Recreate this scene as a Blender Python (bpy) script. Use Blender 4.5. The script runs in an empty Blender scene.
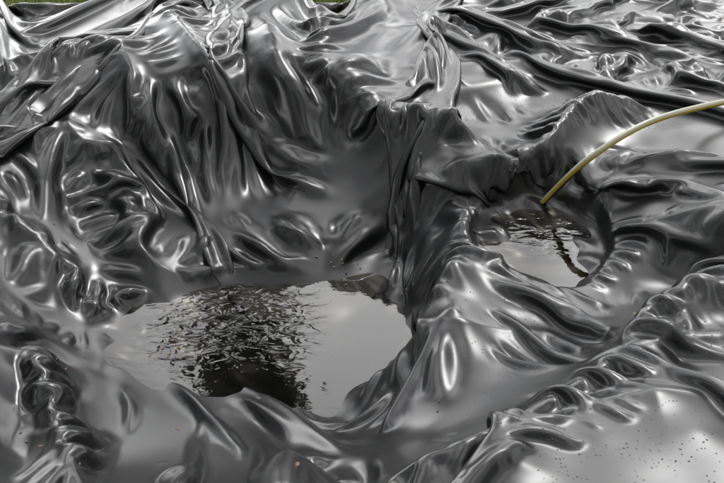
import bpy, math, numpy as np
from mathutils import Vector
# ---------------------------------------------------------------- surveyed site (metres)
# x right, y away, z up; spot heights of the dug pond
SPOTS="""-3.16,6.19,.00 -2.20,6.07,.00 -1.59,6.07,.00 -1.00,6.19,.00 -.38,6.07,.00 .35,6.07,.00 .96,6.07,.00 1.57,6.07,.00 2.16,5.96,.00 3.22,5.96,.00
-2.47,4.99,.00 -1.84,4.95,.02 -1.53,5.23,.03 -1.28,5.38,.00 -.87,5.25,.00 -.49,5.25,.00 -.16,4.99,.00 .19,4.99,.00 .62,5.15,-.02 1.05,5.16,.00 1.49,5.25,.00 1.86,4.99,.00 2.42,4.68,.00
-1.97,3.81,.00 -1.74,4.02,-.09 -1.65,4.44,-.11 -1.45,4.57,-.11 -1.07,4.56,-.16 -.79,4.65,-.09 -.55,4.62,-.18 -.30,4.64,-.14 -.08,4.75,-.02 -1.46,4.01,-.28 -1.25,4.22,-.32 -1.01,4.38,-.34 -.69,4.50,-.34 -.35,4.50,-.34 -.10,4.40,-.30
-1.32,3.89,-.41 -1.10,3.92,-.43 -.94,4.19,-.44 -.57,4.27,-.45 -.29,4.24,-.44 -.08,4.20,-.41 .04,4.15,-.39 -.88,3.87,-.45 -.53,3.89,-.46 -.27,3.89,-.46 -.07,3.89,-.46 .09,4.45,-.20 .37,4.43,-.16 .64,4.36,-.18 .93,4.44,-.11 1.18,4.32,-.07 1.38,4.08,-.02
.25,4.05,-.17 .38,3.97,-.18 .54,3.84,-.24 .74,3.74,-.31 .75,3.40,-.31 .62,3.56,-.31 .39,3.58,-.21 .30,3.18,-.21 .26,2.88,-.23 .41,2.98,-.25 .61,2.94,-.25 .83,2.98,-.25 .39,2.74,-.30 .22,2.62,-.31 .66,2.76,-.31 .95,3.22,-.23 1.05,3.69,-.17 1.18,3.33,-.08 1.14,2.95,-.06 1.28,3.17,.00 1.46,2.95,.00 1.79,2.95,.00
.13,3.98,-.51 .13,3.82,-.60 .11,3.49,-.62 .07,3.14,-.62 -.04,2.75,-.55 -.99,3.52,-.54 -.80,3.36,-.59 -.60,3.61,-.60 -.35,3.63,-.61 -.09,3.57,-.62 -.08,3.21,-.62 -.40,3.26,-.61 -.61,3.11,-.60 -.86,3.06,-.56 -.48,3.76,-.56 -.77,3.66,-.53 -.18,3.78,-.57
-1.20,3.42,-.48 -1.16,3.01,-.48 -.97,2.80,-.51 -1.34,3.20,-.34 -1.38,2.82,-.11 -1.23,2.34,-.23 -1.12,2.46,-.40 -1.72,2.36,.00 -.73,2.77,-.53 -.43,2.83,-.55 -.51,2.51,-.48 -.79,2.36,-.44 -.20,2.53,-.46 -.01,2.50,-.44 -.41,1.93,-.23 -.73,1.74,-.17 -.03,2.07,-.29
.18,2.43,-.34 .36,2.42,-.30 .10,2.15,-.25 .58,2.40,-.21 .81,2.40,-.11 1.07,3.02,-.30 1.27,3.07,-.23 1.07,2.49,-.03 .60,1.99,-.02 .39,1.92,-.06 .83,1.97,.02 .77,1.75,.00 .29,1.57,.00 1.28,2.13,.00 -.20,1.23,.00 -.63,1.13,.00 .24,1.13,.00"""
# main folds: path|height,width
FOLDS="""-1.86,4.60 -1.77,4.75 -1.52,4.91 -1.29,5.08 -1.17,4.85 -1.06,4.58 -1.03,4.47|.11,.06;-1.15,5.78 -.97,5.27 -.76,4.79 -.67,4.71 -.60,4.62|.13,.045;-.83,5.90 -.65,5.28 -.50,4.88 -.44,4.69|.09,.04;-.52,5.46 -.43,4.79 -.36,4.69 -.29,4.34 -.32,4.10|.16,.045;-.25,5.66 -.20,4.95 -.15,4.62|.09,.04;-.13,4.84 -.08,4.61 .04,4.48 .26,4.29 .56,4.08|.20,.055;.33,3.95 .54,3.89 .78,3.97 .93,4.25 1.08,4.36 1.30,4.33|.18,.05;-.25,4.68 -.15,4.51 -.13,4.32|.05,.04;-1.74,4.81 -1.55,4.44 -1.44,4.14|.09,.05;-1.43,4.50 -1.31,4.32 -1.10,4.42|.08,.04;-1.14,4.37 -1.08,4.15 -.98,3.81 -.90,3.70 -.77,3.66|.08,.03;-.77,3.67 -.56,3.73 -.31,3.78 -.14,3.78 -.17,3.66|.07,.025;-.78,4.29 -.66,4.49 -.58,4.64|.09,.04;.46,3.91 .29,3.93 .20,3.93 .16,3.90|.08,.06;-1.50,3.76 -1.31,3.63 -1.17,3.51|.11,.045;-1.26,2.96 -1.17,3.13|.08,.03;-1.19,3.03 -1.02,2.67 -.78,2.13|.11,.035;-1.16,3.44 -.99,3.38 -.98,3.09|.06,.03;-.08,1.90 .10,1.98 .27,2.01 .47,2.14 .68,2.36 .81,2.47 1.05,2.47|.12,.04;-.20,2.16 -.19,1.86 -.17,1.57|.22,.05;.27,1.74 .40,2.00 .63,2.16 .94,2.13|.07,.09;1.14,2.77 1.02,2.71 .89,2.66 .73,2.45|.15,.045;.21,2.86 .39,2.82 .66,2.82 .77,2.59|.05,.06;.96,3.66 1.08,3.88 1.36,3.76|.08,.05;.35,3.49 .30,2.98 .35,2.74|.04,.05"""
cpts=np.array([[float(t) for t in c.split(",")] for c in SPOTS.split()])
def kern(r2): return np.sqrt(r2+0.03**2)
n=len(cpts)
r2=(cpts[:,None,0]-cpts[None,:,0])**2+(cpts[:,None,1]-cpts[None,:,1])**2
A=np.zeros((n+1,n+1)); A[:n,:n]=kern(r2); A[:n,n]=1; A[n,:n]=1
rhs=np.append(cpts[:,2],0); W=np.linalg.solve(A,rhs)
def base(x,y):
    x=np.asarray(x,float); out=np.full(x.shape,W[n])
    for k in range(n):
        out+=W[k]*kern((x-cpts[k,0])**2+(y-cpts[k,1])**2)
    return np.clip(out,-0.8,0.06)
ridges=[]
for it in FOLDS.split(";"):
    pth,hw=it.split("|"); h,w=[float(t) for t in hw.split(",")]
    q=np.array([[float(t) for t in c.split(",")] for c in pth.split()])
    for _ in range(2):
        a=q[:-1]*.75+q[1:]*.25; b=q[:-1]*.25+q[1:]*.75
        q=np.vstack([q[:1],np.stack([a,b],1).reshape(-1,2),q[-1:]])
    ridges.append((q,h,w))
def ridge_h(x,y):
    out=np.zeros_like(x)
    for q,h,w in ridges:
        best=np.full(x.shape,1e9); tt=np.zeros_like(x)
        L=np.r_[0,np.cumsum(np.hypot(*np.diff(q,axis=0).T))]
        for i in range(len(q)-1):
            a=q[i]; d=q[i+1]-a; l2=d@d+1e-12
            t=np.clip(((x-a[0])*d[0]+(y-a[1])*d[1])/l2,0,1)
            r=(x-a[0]-t*d[0])**2+(y-a[1]-t*d[1])**2
            m=r<best; best=np.where(m,r,best); tt=np.where(m,(L[i]+t*(L[i+1]-L[i]))/L[-1],tt)
        env=np.clip(np.minimum(tt,1-tt)*4+.2,0,1)
        out=np.maximum(out,h*env*np.exp(-(np.sqrt(best+.008**2)/(1.15*w))**1.4))
    return out
X0,X1,Y0,Y1=-3.1,3.1,1.1,7.0; RS=0.0125
gx=np.arange(X0,X1+RS,RS); gy=np.arange(Y0,Y1+RS,RS)
GX,GY=np.meshgrid(gx,gy)
def cosnoise(x,y,l0,l1,nn,seed,a0=0,a1=2*math.pi):
    r=np.random.default_rng(seed); o=np.zeros_like(x)
    for _ in range(nn):
        a=r.uniform(a0,a1); l=math.exp(r.uniform(math.log(l0),math.log(l1))); p=r.uniform(0,6.28)
        o+=np.cos((x*math.cos(a)+y*math.sin(a))*6.283/l+p)
    return o/math.sqrt(nn/2)
TB=base(GX,GY)
farm=np.clip((GY-4.3)/.6,0,1)*np.clip((GX+.3)/.5,0,1)
TR=(TB+ridge_h(GX,GY)+farm*.018*np.maximum(cosnoise(GX,GY,.25,.8,30,77),-.3)).astype(np.float32)
def inpoly(px,py,poly):
    c=np.zeros(px.shape,bool); j=len(poly)-1
    for i in range(len(poly)):
        xi,yi=poly[i];xj,yj=poly[j]
        c^=((yi>py)!=(yj>py))&(px<(xj-xi)*(py-yi)/(yj-yi+1e-12)+xi); j=i
    return c
def distpoly(px,py,poly):
    best=np.full(px.shape,1e9)
    for i in range(len(poly)):
        a=np.array(poly[i-1]);b=np.array(poly[i]);d=b-a
        t=np.clip(((px-a[0])*d[0]+(py-a[1])*d[1])/(d@d),0,1)
        best=np.minimum(best,np.hypot(px-a[0]-t*d[0],py-a[1]-t*d[1]))
    return best
WL,PL=-.56,-.285
wp=[(-.698,3.471),(-.508,3.596),(-.216,3.580),(.057,3.471),(.069,3.217),(.022,3.078),(-.156,3.078),(-.262,2.990),(-.409,3.015),(-.624,3.104)]
wp2=[(-.923,3.287),(-.849,3.410),(-.773,3.322),(-.776,3.183),(-.869,3.117)]
pp=[(.610,3.690),(.748,3.782),(.829,3.627),(.810,3.433),(.733,3.300),(.631,3.409),(.578,3.507)]
CE=(TR+.075+.6*np.maximum(TR-TB,0)).astype(float)
cn=cosnoise(GX,GY,.12,.4,24,31)
for poly,lv in ((wp,WL),(wp2,WL),(pp,PL)):
    dd=distpoly(GX,GY,poly); ins=inpoly(GX,GY,poly); edge=np.exp(-(dd/.08)**2); dd=np.where(ins,0,dd)
    CE=np.minimum(CE,lv-.014+.03*cn*(.15+.85*edge)+dd*.2+np.clip(dd-.14,0,9)*4)
TR=np.minimum(TR,CE-.012).astype(np.float32); CE=CE.astype(np.float32)
def samp(R,x,y):
    fx=np.clip((x-X0)/RS,0,len(gx)-1.001); fy=np.clip((y-Y0)/RS,0,len(gy)-1.001)
    ix=fx.astype(np.int32); iy=fy.astype(np.int32); fx=fx-ix; fy=fy-iy
    return (R[iy,ix]*(1-fx)+R[iy,ix+1]*fx)*(1-fy)+(R[iy+1,ix]*(1-fx)+R[iy+1,ix+1]*fx)*fy
# ---------------------------------------------------------------- sheet relaxation (position based cloth)
def pairs(P,R,o,ax,k):
    for s in range(2*o):
        if ax==2:
            B=P[:,:,s+o::2*o]; m=B.shape[2]
            if m==0: continue
            A=P[:,:,s::2*o][:,:,:m]; r=R[:,s::2*o][:,:m]
        else:
            B=P[:,s+o::2*o,:]; m=B.shape[1]
            if m==0: continue
            A=P[:,s::2*o,:][:,:m]; r=R[s::2*o,:][:m]
        d=B-A; L=np.sqrt((d*d).sum(0))+1e-9
        d*=(k*.5*(1-r/L)); A+=d; B-=d
def diag(P,R,sg,k):
    for s in (0,1):
        if sg>0: A0=P[:,s:-1:2,:-1]; B0=P[:,s+1::2,1:]
        else: A0=P[:,s:-1:2,1:]; B0=P[:,s+1::2,:-1]
        m=min(A0.shape[1],B0.shape[1]); A=A0[:,:m];B=B0[:,:m]; r=R[s::2][:m]
        d=B-A; L=np.sqrt((d*d).sum(0))+1e-9
        d*=(k*.5*(1-r/L)); A+=d; B-=d
def ln(P,o,ax):
    d=P[:,:,o:]-P[:,:,:-o] if ax==2 else P[:,o:]-P[:,:-o]
    return np.sqrt((d*d).sum(0))
def relax(P,rx,ry,steps,iters,g,kb,kb4,damp):
    V=np.zeros_like(P)
    mx=(rx[:-1]+rx[1:])/2; my=(ry[:,:-1]+ry[:,1:])/2
    rdg=np.sqrt(mx*mx+my*my)
    bx=(rx[:,:-1]+rx[:,1:]); by=ry[:-1]+ry[1:]
    bx4=bx[:,:-2]+bx[:,2:]; by4=by[:-2]+by[2:]
    bd=[P[:,0].copy(),P[:,-1].copy(),P[:,:,0].copy(),P[:,:,-1].copy()]
    for st in range(steps):
        old=P.copy()
        P+=V; P[2]-=g
        for it in range(iters):
            if kb4>0 and it%2==0: pairs(P,bx4,4,2,kb4); pairs(P,by4,4,1,kb4)
            pairs(P,bx,2,2,kb); pairs(P,by,2,1,kb)
            diag(P,rdg,1,.2); diag(P,rdg,-1,.2)
            pairs(P,rx,1,2,1.0); pairs(P,ry,1,1,1.0)
            P[:,0]=bd[0];P[:,-1]=bd[1];P[:,:,0]=bd[2];P[:,:,-1]=bd[3]
        t=samp(TR,P[0],P[1]); c=P[2]<t
        z=np.where(c,t,P[2]); ce=samp(CE,P[0],P[1]); P[2]=np.where(z>ce,ce+(z-ce)*.65,z)
        fr=np.where(c,.5,1.0)
        P[0]=old[0]+(P[0]-old[0])*fr; P[1]=old[1]+(P[1]-old[1])*fr
        V=(P-old)*damp
        np.clip(V,-.01,.01,out=V)
    return P
def up(P):
    def u1(a,ax):
        a=np.moveaxis(a,ax,-1); pd=np.concatenate([2*a[...,:1]-a[...,1:2],a,2*a[...,-1:]-a[...,-2:-1]],-1)
        mid=(-pd[...,:-3]+9*pd[...,1:-2]+9*pd[...,2:-1]-pd[...,3:])/16
        o=np.empty(a.shape[:-1]+(a.shape[-1]*2-1,),a.dtype); o[...,::2]=a; o[...,1::2]=mid
        return np.moveaxis(o,-1,ax)
    return u1(u1(P,1),2)
def yedge(x): return 6.5-.72*np.exp(-((x+1.95)/.36)**2)-.65*np.exp(-((x+.2)/.13)**2)+.04*np.sin(x*5)+.03*np.sin(x*13+1)
d=0.05
nx=int(6.0/d)+1; ny=int(5.2/d)+1
U=np.linspace(-3,3,nx); Vv=np.linspace(0,1,ny)
UX,VY=np.meshgrid(U,Vv)
PX=UX; PY=1.2+(.75*VY+.25*VY**2)*(yedge(UX)-1.2)
lw=1/(1+np.exp((PX-.1)/.2))
fw=np.clip((PY-4.2)/.5,0,1)*(1-lw)
nzl=cosnoise(PX,PY,.3,.8,24,3,-.7,.7); nzr=cosnoise(PX,PY,.35,.9,24,5,.7,2.6); nzf=cosnoise(PX,PY,.2,.7,40,8)
edge=np.clip((1-VY)*7,0,1)
calm=1-.75*np.clip((2.55-PY)/.35,0,1)*(1-lw)
P=np.stack([PX,PY,samp(TR,PX,PY)+.004+.04*calm*edge*np.abs(nzl*lw+(1-lw)*(nzr*(1-fw)+nzf*fw))]).astype(np.float32)
nb=np.clip((3.0-PY)/.4,0,1)*lw
e1=np.clip(.02+.05*lw-.03*nb+.02*fw+.03*cosnoise(PX,PY,.5,1.5,14,11),.0,.3)*edge*calm; e2=np.clip(.03-.03*lw-.01*fw+.02*nb+.03*cosnoise(PX,PY,.5,1.5,14,12),.0,.25)*calm*(.3+.7*edge)
rx=ln(P,1,2)*(1+e1[:,1:]); ry=ln(P,1,1)*(1+e2[1:])
P=relax(P,rx.astype(np.float32),ry.astype(np.float32),200,6,.0006,.6,.25,.9)
for lv,(ex,steps,kb,kb4,g) in enumerate([(.003,100,.45,.14,.00022),(.008,60,.22,.0,.00007)]):
    P=up(P).astype(np.float32)
    def upr(r,ax):
        r=np.repeat(r/2,2,axis=ax); o=1-ax
        m=(r[:-1]+r[1:])/2 if o==0 else (r[:,:-1]+r[:,1:])/2
        sh=list(r.shape); sh[o]=sh[o]*2-1; q=np.empty(sh,np.float32)
        if o==0: q[::2]=r;q[1::2]=m
        else: q[:,::2]=r;q[:,1::2]=m
        return q
    rx=upr(rx,1)*(1+ex); ry=upr(ry,0)*(1+ex)
    P=relax(P,rx,ry,steps,5,g,kb,kb4,.88)
def smooth(P,wt):
    Q=P.copy()
    Q[:,1:-1,1:-1]=.5*P[:,1:-1,1:-1]+.125*(P[:,:-2,1:-1]+P[:,2:,1:-1]+P[:,1:-1,:-2]+P[:,1:-1,2:])
    return P+(Q-P)*wt
P=smooth(P,1.0)
inp=np.exp(-((P[0]-.7)/.25)**4-((P[1]-3.5)/.35)**4)
wet=np.clip((WL+.03-P[2])/.02,0,1)*(P[0]<.35)+np.clip((PL+.02-P[2])/.015,0,1)*inp
for _ in range(14): P=smooth(P,np.clip(wet,0,1)[None])
P=up(P)
ny,nx=P.shape[1:]
# ---------------------------------------------------------------- helpers
def raw_mesh(name,co,f,mat,smooth=True):
    me=bpy.data.meshes.new(name); Nn=len(co)
    me.vertices.add(Nn); me.vertices.foreach_set("co",np.ascontiguousarray(co,dtype=np.float32).ravel())
    M=len(f); k=f.shape[1]; me.loops.add(M*k); me.loops.foreach_set("vertex_index",f.astype(np.int32).ravel())
    me.polygons.add(M); me.polygons.foreach_set("loop_start",np.arange(0,M*k,k,dtype=np.int32)); me.polygons.foreach_set("loop_total",np.full(M,k,np.int32))
    me.polygons.foreach_set("use_smooth",np.full(M,smooth,bool))
    me.update(); me.materials.append(mat)
    ob=bpy.data.objects.new(name,me); bpy.context.scene.collection.objects.link(ob); return ob
def grid_mesh(name,co,ny,nx,mat):
    idx=np.arange(ny*nx).reshape(ny,nx)
    f=np.stack([idx[:-1,:-1],idx[:-1,1:],idx[1:,1:],idx[1:,:-1]],-1).reshape(-1,4)
    return raw_mesh(name,co,f,mat)
def newmat(name):
    m=bpy.data.materials.new(name); m.use_nodes=True; nt=m.node_tree; return m,nt,nt.nodes['Principled BSDF']
# ---------------------------------------------------------------- liner
m,nt,b=newmat("liner_pvc"); N=nt.nodes.new; Lk=nt.links.new
b.inputs['Base Color'].default_value=(.010,.0105,.011,1); b.inputs['IOR'].default_value=1.48
tc=N('ShaderNodeTexCoord')
n1=N('ShaderNodeTexNoise'); n1.inputs['Scale'].default_value=2.2; n1.inputs['Detail'].default_value=4; Lk(tc.outputs['Object'],n1.inputs['Vector'])
mr=N('ShaderNodeMapRange'); mr.inputs[1].default_value=.3; mr.inputs[2].default_value=.7; mr.inputs[3].default_value=.2; mr.inputs[4].default_value=.34
Lk(n1.outputs['Fac'],mr.inputs[0]); Lk(mr.outputs[0],b.inputs['Roughness'])
vo=N('ShaderNodeTexVoronoi'); vo.inputs['Scale'].default_value=100; Lk(tc.outputs['Object'],vo.inputs['Vector'])
vr=N('ShaderNodeSeparateColor'); Lk(vo.outputs['Color'],vr.inputs[0])
rad=N('ShaderNodeMapRange'); rad.inputs[1].default_value=.5; rad.inputs[2].default_value=1; rad.inputs[3].default_value=0; rad.inputs[4].default_value=.38; Lk(vr.outputs[0],rad.inputs[0])
wr=N('ShaderNodeMapRange'); wr.inputs[1].default_value=.4; wr.inputs[2].default_value=.56; Lk(n1.outputs['Fac'],wr.inputs[0])
sz_=N('ShaderNodeSeparateXYZ'); Lk(tc.outputs['Object'],sz_.inputs[0])
zm=N('ShaderNodeMapRange'); zm.inputs[1].default_value=-.29; zm.inputs[2].default_value=-.27; Lk(sz_.outputs[2],zm.inputs[0])
rm0=N('ShaderNodeMath'); rm0.operation='MULTIPLY'; Lk(zm.outputs[0],rm0.inputs[0]); Lk(wr.outputs[0],rm0.inputs[1])
rm=N('ShaderNodeMath'); rm.operation='MULTIPLY'; Lk(rad.outputs[0],rm.inputs[0]); Lk(rm0.outputs[0],rm.inputs[1])
sb=N('ShaderNodeMath'); sb.operation='SUBTRACT'; sb.use_clamp=True; Lk(rm.outputs[0],sb.inputs[0]); Lk(vo.outputs['Distance'],sb.inputs[1])
sq=N('ShaderNodeMath'); sq.operation='SQRT'; Lk(sb.outputs[0],sq.inputs[0])
bd1=N('ShaderNodeBump'); bd1.inputs['Distance'].default_value=.0022; bd1.inputs['Strength'].default_value=1; Lk(sq.outputs[0],bd1.inputs['Height'])
Lk(bd1.outputs[0],b.inputs['Normal'])
liner=grid_mesh("pond_liner",P.reshape(3,-1).T,ny,nx,m)
# ---------------------------------------------------------------- water
hr=0.01
hx=int((X1-X0)/hr)+1; hy=int((Y1-Y0)/hr)+1
HM=np.full((hy,hx),-9.,np.float32)
np.maximum.at(HM,(((P[1]-Y0)/hr).astype(int).clip(0,hy-1).ravel(),((P[0]-X0)/hr).astype(int).clip(0,hx-1).ravel()),P[2].ravel())
def flood(level,seeds,lim):
    ok=(HM<level+.012)&lim; cur=np.zeros_like(ok)
    for x,y in seeds: cur[int((y-Y0)/hr),int((x-X0)/hr)]=True
    for _ in range(900):
        nw=cur.copy(); nw[1:]|=cur[:-1];nw[:-1]|=cur[1:];nw[:,1:]|=cur[:,:-1];nw[:,:-1]|=cur[:,1:]; nw&=ok
        if (nw==cur).all(): break
        cur=nw
    for _ in range(2):
        nw=cur.copy(); nw[1:]|=cur[:-1];nw[:-1]|=cur[1:];nw[:,1:]|=cur[:,:-1];nw[:,:-1]|=cur[:,1:]; cur=nw
    return cur
m2=bpy.data.materials.new("water"); m2.use_nodes=True; nt=m2.node_tree; N=nt.nodes.new; Lk=nt.links.new
nt.nodes.remove(nt.nodes['Principled BSDF']); out=nt.nodes['Material Output']
tr=N('ShaderNodeBsdfTransparent'); tr.inputs[0].default_value=(.62,.6,.55,1)
gl=N('ShaderNodeBsdfGlossy'); gl.inputs['Roughness'].default_value=0.01; gl.inputs[0].default_value=(1,1,1,1)
fr=N('ShaderNodeFresnel'); fr.inputs[0].default_value=1.4; mixs=N('ShaderNodeMixShader')
Lk(fr.outputs[0],mixs.inputs[0]); Lk(tr.outputs[0],mixs.inputs[1]); Lk(gl.outputs[0],mixs.inputs[2]); Lk(mixs.outputs[0],out.inputs[0])
tcw=N('ShaderNodeTexCoord'); nw=N('ShaderNodeTexNoise'); nw.inputs['Scale'].default_value=17; nw.inputs['Detail'].default_value=2; nw.inputs['Distortion'].default_value=.7
mpw=N('ShaderNodeMapping'); mpw.inputs['Scale'].default_value=(.7,1.2,1); Lk(tcw.outputs['Object'],mpw.inputs[0]); Lk(mpw.outputs[0],nw.inputs['Vector'])
def near(px,py,pz,r0,r1,s):
    vm=N('ShaderNodeVectorMath'); vm.operation='DISTANCE'; vm.inputs[1].default_value=(px,py,pz); Lk(tcw.outputs['Object'],vm.inputs[0])
    mr=N('ShaderNodeMapRange'); mr.inputs[1].default_value=r0; mr.inputs[2].default_value=r1;mr.inputs[3].default_value=s; mr.inputs[4].default_value=.01; Lk(vm.outputs['Value'],mr.inputs[0]); return mr
a1=near(-.503,3.359,WL,.12,.42,.65); a2=near(.769,3.782,PL,.1,.4,.5)
ad=N('ShaderNodeMath'); ad.operation='ADD'; Lk(a1.outputs[0],ad.inputs[0]); Lk(a2.outputs[0],ad.inputs[1])
bp=N('ShaderNodeBump'); bp.inputs['Distance'].default_value=.014; Lk(nw.outputs['Fac'],bp.inputs['Height']); Lk(ad.outputs[0],bp.inputs['Strength'])
Lk(bp.outputs[0],gl.inputs['Normal']); Lk(bp.outputs[0],fr.inputs['Normal'])
def cellmesh(name,mask,z):
    iy,ix=np.nonzero(mask)
    idx=-np.ones((hy+1,hx+1),int); vs=np.unique(np.concatenate([(iy)*(hx+1)+ix,(iy)*(hx+1)+ix+1,(iy+1)*(hx+1)+ix,(iy+1)*(hx+1)+ix+1]))
    idx.ravel()[vs]=np.arange(len(vs)); vy,vx=vs//(hx+1),vs%(hx+1)
    f=np.stack([idx[iy,ix],idx[iy,ix+1],idx[iy+1,ix+1],idx[iy+1,ix]],1)
    return raw_mesh(name,np.stack([X0+vx*hr,Y0+vy*hr,np.full(len(vs),z)],1),f,m2)
HXg,HYg=np.meshgrid(X0+np.arange(hx)*hr,Y0+np.arange(hy)*hr)
lim=(HXg>-1.6)&(HXg<.4)&(HYg>2.3)&(HYg<4.2)
cellmesh("pond_water",flood(WL,[(-.44,3.322),(-.046,3.252),(-.832,3.217)],lim),WL)
lim=(HXg>.35)&(HXg<1.2)&(HYg>3.0)&(HYg<3.95)
cellmesh("puddle",flood(PL,[(.70,3.474)],lim),PL)
# ---------------------------------------------------------------- ground, grass
m3,nt3,b3=newmat("lawn"); b3.inputs['Roughness'].default_value=.9
tn=nt3.nodes.new('ShaderNodeTexNoise'); tn.inputs['Scale'].default_value=3; cr=nt3.nodes.new('ShaderNodeValToRGB')
cr.color_ramp.elements[0].position=.35; cr.color_ramp.elements[0].color=(.05,.09,.02,1); cr.color_ramp.elements[1].position=.7; cr.color_ramp.elements[1].color=(.12,.13,.05,1)
nt3.links.new(tn.outputs['Fac'],cr.inputs[0]); nt3.links.new(cr.outputs[0],b3.inputs['Base Color'])
ax=np.r_[-300,-100,-40,-15,-7,np.linspace(-4,4,81),7,15,40,100,300]; ay=np.r_[-300,-100,-30,-8,-2,np.linspace(0,8,81),12,20,50,120,300]
A,B=np.meshgrid(ax,ay)
inside=(A>X0)&(A<X1)&(B>Y0)&(B<Y1)
tz=np.minimum(samp(TB,A,B),0); z=np.where(inside,tz-.03+.5*np.clip(tz,-.3,0),-.03)
grid_mesh("ground",np.stack([A,B,z],-1).reshape(-1,3),len(ay),len(ax),m3)
r=np.random.default_rng(5); ng=45000
gxx=r.uniform(-4,4,ng); gyy=yedge(gxx)+r.exponential(.6,ng)-.02
hh=r.uniform(.05,.13,ng); an=r.uniform(0,6.28,ng); wd=.004
ln_=r.normal(0,.04,(ng,2)); gz=-.03
p0=np.stack([gxx-wd*np.cos(an),gyy-wd*np.sin(an),np.full(ng,gz)],1);p1=np.stack([gxx+wd*np.cos(an),gyy+wd*np.sin(an),np.full(ng,gz)],1)
p2=np.stack([gxx+ln_[:,0],gyy+ln_[:,1],gz+hh],1)
mg,ntg,bgm=newmat("grass_blade"); bgm.inputs['Roughness'].default_value=.6
tg_=ntg.nodes.new('ShaderNodeTexNoise'); tg_.inputs['Scale'].default_value=18; cg=ntg.nodes.new('ShaderNodeValToRGB')
cg.color_ramp.elements[0].position=.4; cg.color_ramp.elements[0].color=(.14,.25,.03,1); cg.color_ramp.elements[1].position=.62; cg.color_ramp.elements[1].color=(.36,.33,.14,1)
ntg.links.new(tg_.outputs['Fac'],cg.inputs[0]); ntg.links.new(cg.outputs[0],bgm.inputs['Base Color'])
raw_mesh("grass",np.stack([p0,p1,p2],1).reshape(-1,3),np.arange(ng*3).reshape(-1,3),mg,False)
# ---------------------------------------------------------------- leaf litter
r=np.random.default_rng(9)
cent=[(-.72,3.18,.05,16),(-1.02,2.83,.05,3),(-1.03,2.48,.04,3),(.25,2.47,.03,3),(.87,2.57,.12,4),(-.07,3.76,.06,12),(-.24,3.5,.08,6),(.08,4.17,.6,8),(-.50,2.53,.4,8)]
vv=[];ff=[]
for cx,cy,s,k in cent:
    for _ in range(k):
        x,y=cx+r.normal(0,s),cy+r.normal(0,s)
        z=HM[int(np.clip((y-Y0)/hr,0,hy-1)),int(np.clip((x-X0)/hr,0,hx-1))]
        if z<-5: continue
        if x<.4 and z<WL: z=WL
        a=r.uniform(0,6.28); L=r.uniform(.003,.009); w_=L*r.uniform(.35,.7); z+=.003; tl=r.normal(0,.002)
        o=len(vv); c_,s_=math.cos(a),math.sin(a)
        for (p,q,dz) in ((-L,0,0),(-L*.3,w_,tl),(L*.5,w_*.7,tl),(L,0,.001),(L*.5,-w_*.7,-tl*.3),(-L*.3,-w_,0)):
            vv.append((x+p*c_-q*s_,y+p*s_+q*c_,z+dz))
        ff.append(tuple(range(o,o+6)))
md,_,bdm=newmat("dry_leaf"); bdm.inputs['Base Color'].default_value=(.2,.12,.06,1); bdm.inputs['Roughness'].default_value=.8
raw_mesh("leaf_litter",np.array(vv),np.array(ff),md,False)
# ---------------------------------------------------------------- far tree mirrored in the pool; unseen side and rear trees added for dark reflections
mb,_,bb=newmat("bark"); bb.inputs['Base Color'].default_value=(.09,.065,.045,1); bb.inputs['Roughness'].default_value=.9
ml,_,bl=newmat("leaves"); bl.inputs['Base Color'].default_value=(.045,.065,.02,1); bl.inputs['Roughness'].default_value=.7
def tree(x,y,h,seed,nl=9000,spread=.3,crown=.3,fuzz=.035,ls=1.):
    r=np.random.default_rng(seed); em=bpy.data.objects.new("tree",None); bpy.context.scene.collection.objects.link(em)
    co=[];fc=[]
    def limb(p,q,ra,rb):
        p=np.array(p,float);q=np.array(q,float); dd=q-p; dd/=np.linalg.norm(dd)
        s=np.cross(dd,[.3,1,.2]); s/=np.linalg.norm(s); t=np.cross(dd,s); o=len(co)
        for P_,R_ in ((p,ra),(q,rb)):
            for k in range(8): a=k*math.pi/4; co.append(P_+R_*(s*math.cos(a)+t*math.sin(a)))
        for k in range(8): fc.append((o+k,o+(k+1)%8,o+8+(k+1)%8,o+8+k))
    top=np.array([r.normal(0,.2),r.normal(0,.2),h*.92]); prev=np.zeros(3); R=h*.03
    cl=[]
    for i in range(1,7):
        cur=top*i/6+np.r_[r.normal(0,.08,2),0]; limb(prev,cur,R*(1-(i-1)/6.5),R*(1-i/6.5)); prev=cur
    for i in range(26):
        t=r.uniform(crown,.98); p=top*t; a=r.uniform(0,6.28); L=h*spread*(1.1-t)**.6*r.uniform(.6,1.1)
        q=p+np.array([math.cos(a)*L,math.sin(a)*L,L*.5]); limb(p,q,R*.35*(1.1-t),.01)
        for s in (.5,.75,1): cl.append(p+(q-p)*s+r.normal(0,.1,3))
    cl=np.array(cl)
    raw_mesh("trunk",np.array(co),np.array(fc),mb).parent=em
    c=cl[r.integers(0,len(cl),nl)]+r.normal(0,h*fuzz,(nl,3)); sz=r.uniform(.05,.12,(nl,1))*ls
    a=r.normal(size=(nl,3)); a/=np.linalg.norm(a,axis=1,keepdims=True); b_=np.cross(a,r.normal(size=(nl,3))); b_/=np.linalg.norm(b_,axis=1,keepdims=True)
    v=np.stack([c-a*sz,c+b_*sz*.6,c+a*sz,c-b_*sz*.6],1).reshape(-1,3)
    raw_mesh("leaves",v,np.arange(nl*4).reshape(-1,4),ml,False).parent=em
    em.location=(x,y,-.04)
tree(-1.6,11,9.9,1,nl=26000,spread=.065,crown=.45,fuzz=.018,ls=.8)
for i,(x,y,h) in enumerate([(-6.5,3,7.5),(-7.5,7.5,7),(-6,-3,9),(0,-5,9),(6,-4,8.5),(8,1,7)]): tree(x,y,h,10+i,nl=9000,spread=.4,crown=.2)  # unseen trees added beside and behind the camera to darken liner reflections
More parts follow.
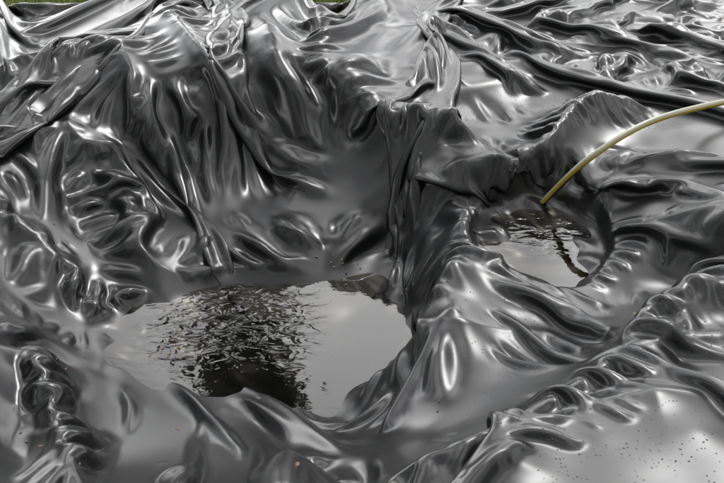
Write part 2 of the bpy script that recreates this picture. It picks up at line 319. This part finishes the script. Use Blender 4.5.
# ---------------------------------------------------------------- hose
hpw=np.array([(2.284,4.395,.04),(1.938,4.338,.06),(1.577,4.153,.08),(1.194,3.914,.08),(.927,3.770,-.02),(.798,3.862,-.23),(.767,3.899,-.30)])
def catmull(p,n_=16):
    p=np.vstack([2*p[0]-p[1],p,2*p[-1]-p[-2]]); o=[]
    for i in range(1,len(p)-2):
        for t in np.linspace(0,1,n_,endpoint=False):
            o.append(.5*((2*p[i])+(-p[i-1]+p[i+1])*t+(2*p[i-1]-5*p[i]+4*p[i+1]-p[i+2])*t*t+(-p[i-1]+3*p[i]-3*p[i+1]+p[i+2])*t**3))
    o.append(p[-2]); return np.array(o)
def tube(name,path,r,seg,mats,sel):
    tg=np.gradient(path,axis=0); tg/=np.linalg.norm(tg,axis=1,keepdims=True)
    s=np.cross(tg,[0,0,1]); s/=np.linalg.norm(s,axis=1,keepdims=True); t=np.cross(s,tg)
    an=np.arange(seg)*2*math.pi/seg
    v=(path[:,None]+r*(s[:,None]*np.cos(an)[None,:,None]+t[:,None]*np.sin(an)[None,:,None])).reshape(-1,3)
    f=[];mi=[]
    for i in range(len(path)-1):
        for k in range(seg): f.append((i*seg+k,i*seg+(k+1)%seg,(i+1)*seg+(k+1)%seg,(i+1)*seg+k)); mi.append(sel(k,i))
    ob=raw_mesh(name,v,np.array(f),mats[0])
    for q in mats[1:]: ob.data.materials.append(q)
    ob.data.polygons.foreach_set("material_index",mi); return ob
mh1,_,x1=newmat("hose_clear"); x1.inputs['Base Color'].default_value=(.36,.35,.26,1); x1.inputs['Roughness'].default_value=.3
mh2,_,x2=newmat("hose_yellow"); x2.inputs['Base Color'].default_value=(.5,.36,.04,1); x2.inputs['Roughness'].default_value=.35
mh3,_,x3=newmat("hose_dark"); x3.inputs['Base Color'].default_value=(.03,.03,.03,1); x3.inputs['Roughness'].default_value=.35
path=catmull(hpw)
tube("garden_hose",path,.0135,24,[mh1,mh2,mh3],lambda k,i: 1 if (k in (11,12,13,14,0,1,23,22)) else (2 if k in (15,16,17,18,19,20,21) else 0))
# ---------------------------------------------------------------- sky, sun, camera
w=bpy.data.worlds.new("World"); bpy.context.scene.world=w; w.use_nodes=True; nt=w.node_tree
bg=nt.nodes['Background']; sky=nt.nodes.new('ShaderNodeTexSky'); sky.sky_type='NISHITA'; sky.sun_disc=False
EL,AZ=math.radians(50),math.radians(20)
sky.sun_elevation=EL; sky.sun_rotation=AZ; sky.dust_density=3; sky.air_density=1
t=nt.nodes.new('ShaderNodeTexCoord'); no=nt.nodes.new('ShaderNodeTexNoise'); no.inputs['Scale'].default_value=2.6; no.inputs['Detail'].default_value=3
nt.links.new(t.outputs['Generated'],no.inputs['Vector'])
ra=nt.nodes.new('ShaderNodeMapRange'); ra.inputs[1].default_value=.42; ra.inputs[2].default_value=.58; ra.inputs[3].default_value=.0
mx=nt.nodes.new('ShaderNodeMix'); mx.data_type='RGBA'; mx2=nt.nodes.new('ShaderNodeMix'); mx2.data_type='RGBA'; mx2.inputs[0].default_value=.75
nt.links.new(sky.outputs[0],mx2.inputs[6]); mx2.inputs[7].default_value=(3.6,3.6,3.7,1)
nt.links.new(no.outputs['Fac'],ra.inputs[0]); nt.links.new(ra.outputs[0],mx.inputs[0]); nt.links.new(mx2.outputs[2],mx.inputs[6]); mx.inputs[7].default_value=(28,28,28,1)
sep=nt.nodes.new('ShaderNodeSeparateXYZ'); nt.links.new(t.outputs['Generated'],sep.inputs[0])
gr=nt.nodes.new('ShaderNodeMapRange'); gr.inputs[1].default_value=-.6; gr.inputs[2].default_value=1; gr.inputs[3].default_value=.3; gr.inputs[4].default_value=1.7; nt.links.new(sep.outputs[1],gr.inputs[0])
vs=nt.nodes.new('ShaderNodeVectorMath'); vs.operation='SCALE'; nt.links.new(mx.outputs[2],vs.inputs[0]); nt.links.new(gr.outputs[0],vs.inputs['Scale'])
nt.links.new(vs.outputs[0],bg.inputs['Color']); bg.inputs['Strength'].default_value=.12
sl=bpy.data.lights.new("sun","SUN"); sl.energy=1.1; sl.angle=math.radians(12); so=bpy.data.objects.new("sun",sl); bpy.context.scene.collection.objects.link(so)
dirv=Vector((math.sin(AZ)*math.cos(EL),math.cos(AZ)*math.cos(EL),math.sin(EL)))
so.rotation_euler=dirv.to_track_quat('Z','Y').to_euler()
cam=bpy.data.cameras.new("camera"); cam.lens=50; cam.sensor_width=36; cam.clip_end=1000
co=bpy.data.objects.new("camera",cam); bpy.context.scene.collection.objects.link(co); co.location=(0,0,1.6); co.rotation_euler=(math.radians(62),0,0)
bpy.context.scene.camera=co
sc=bpy.context.scene; sc.view_settings.view_transform='Standard'; sc.view_settings.look='None'
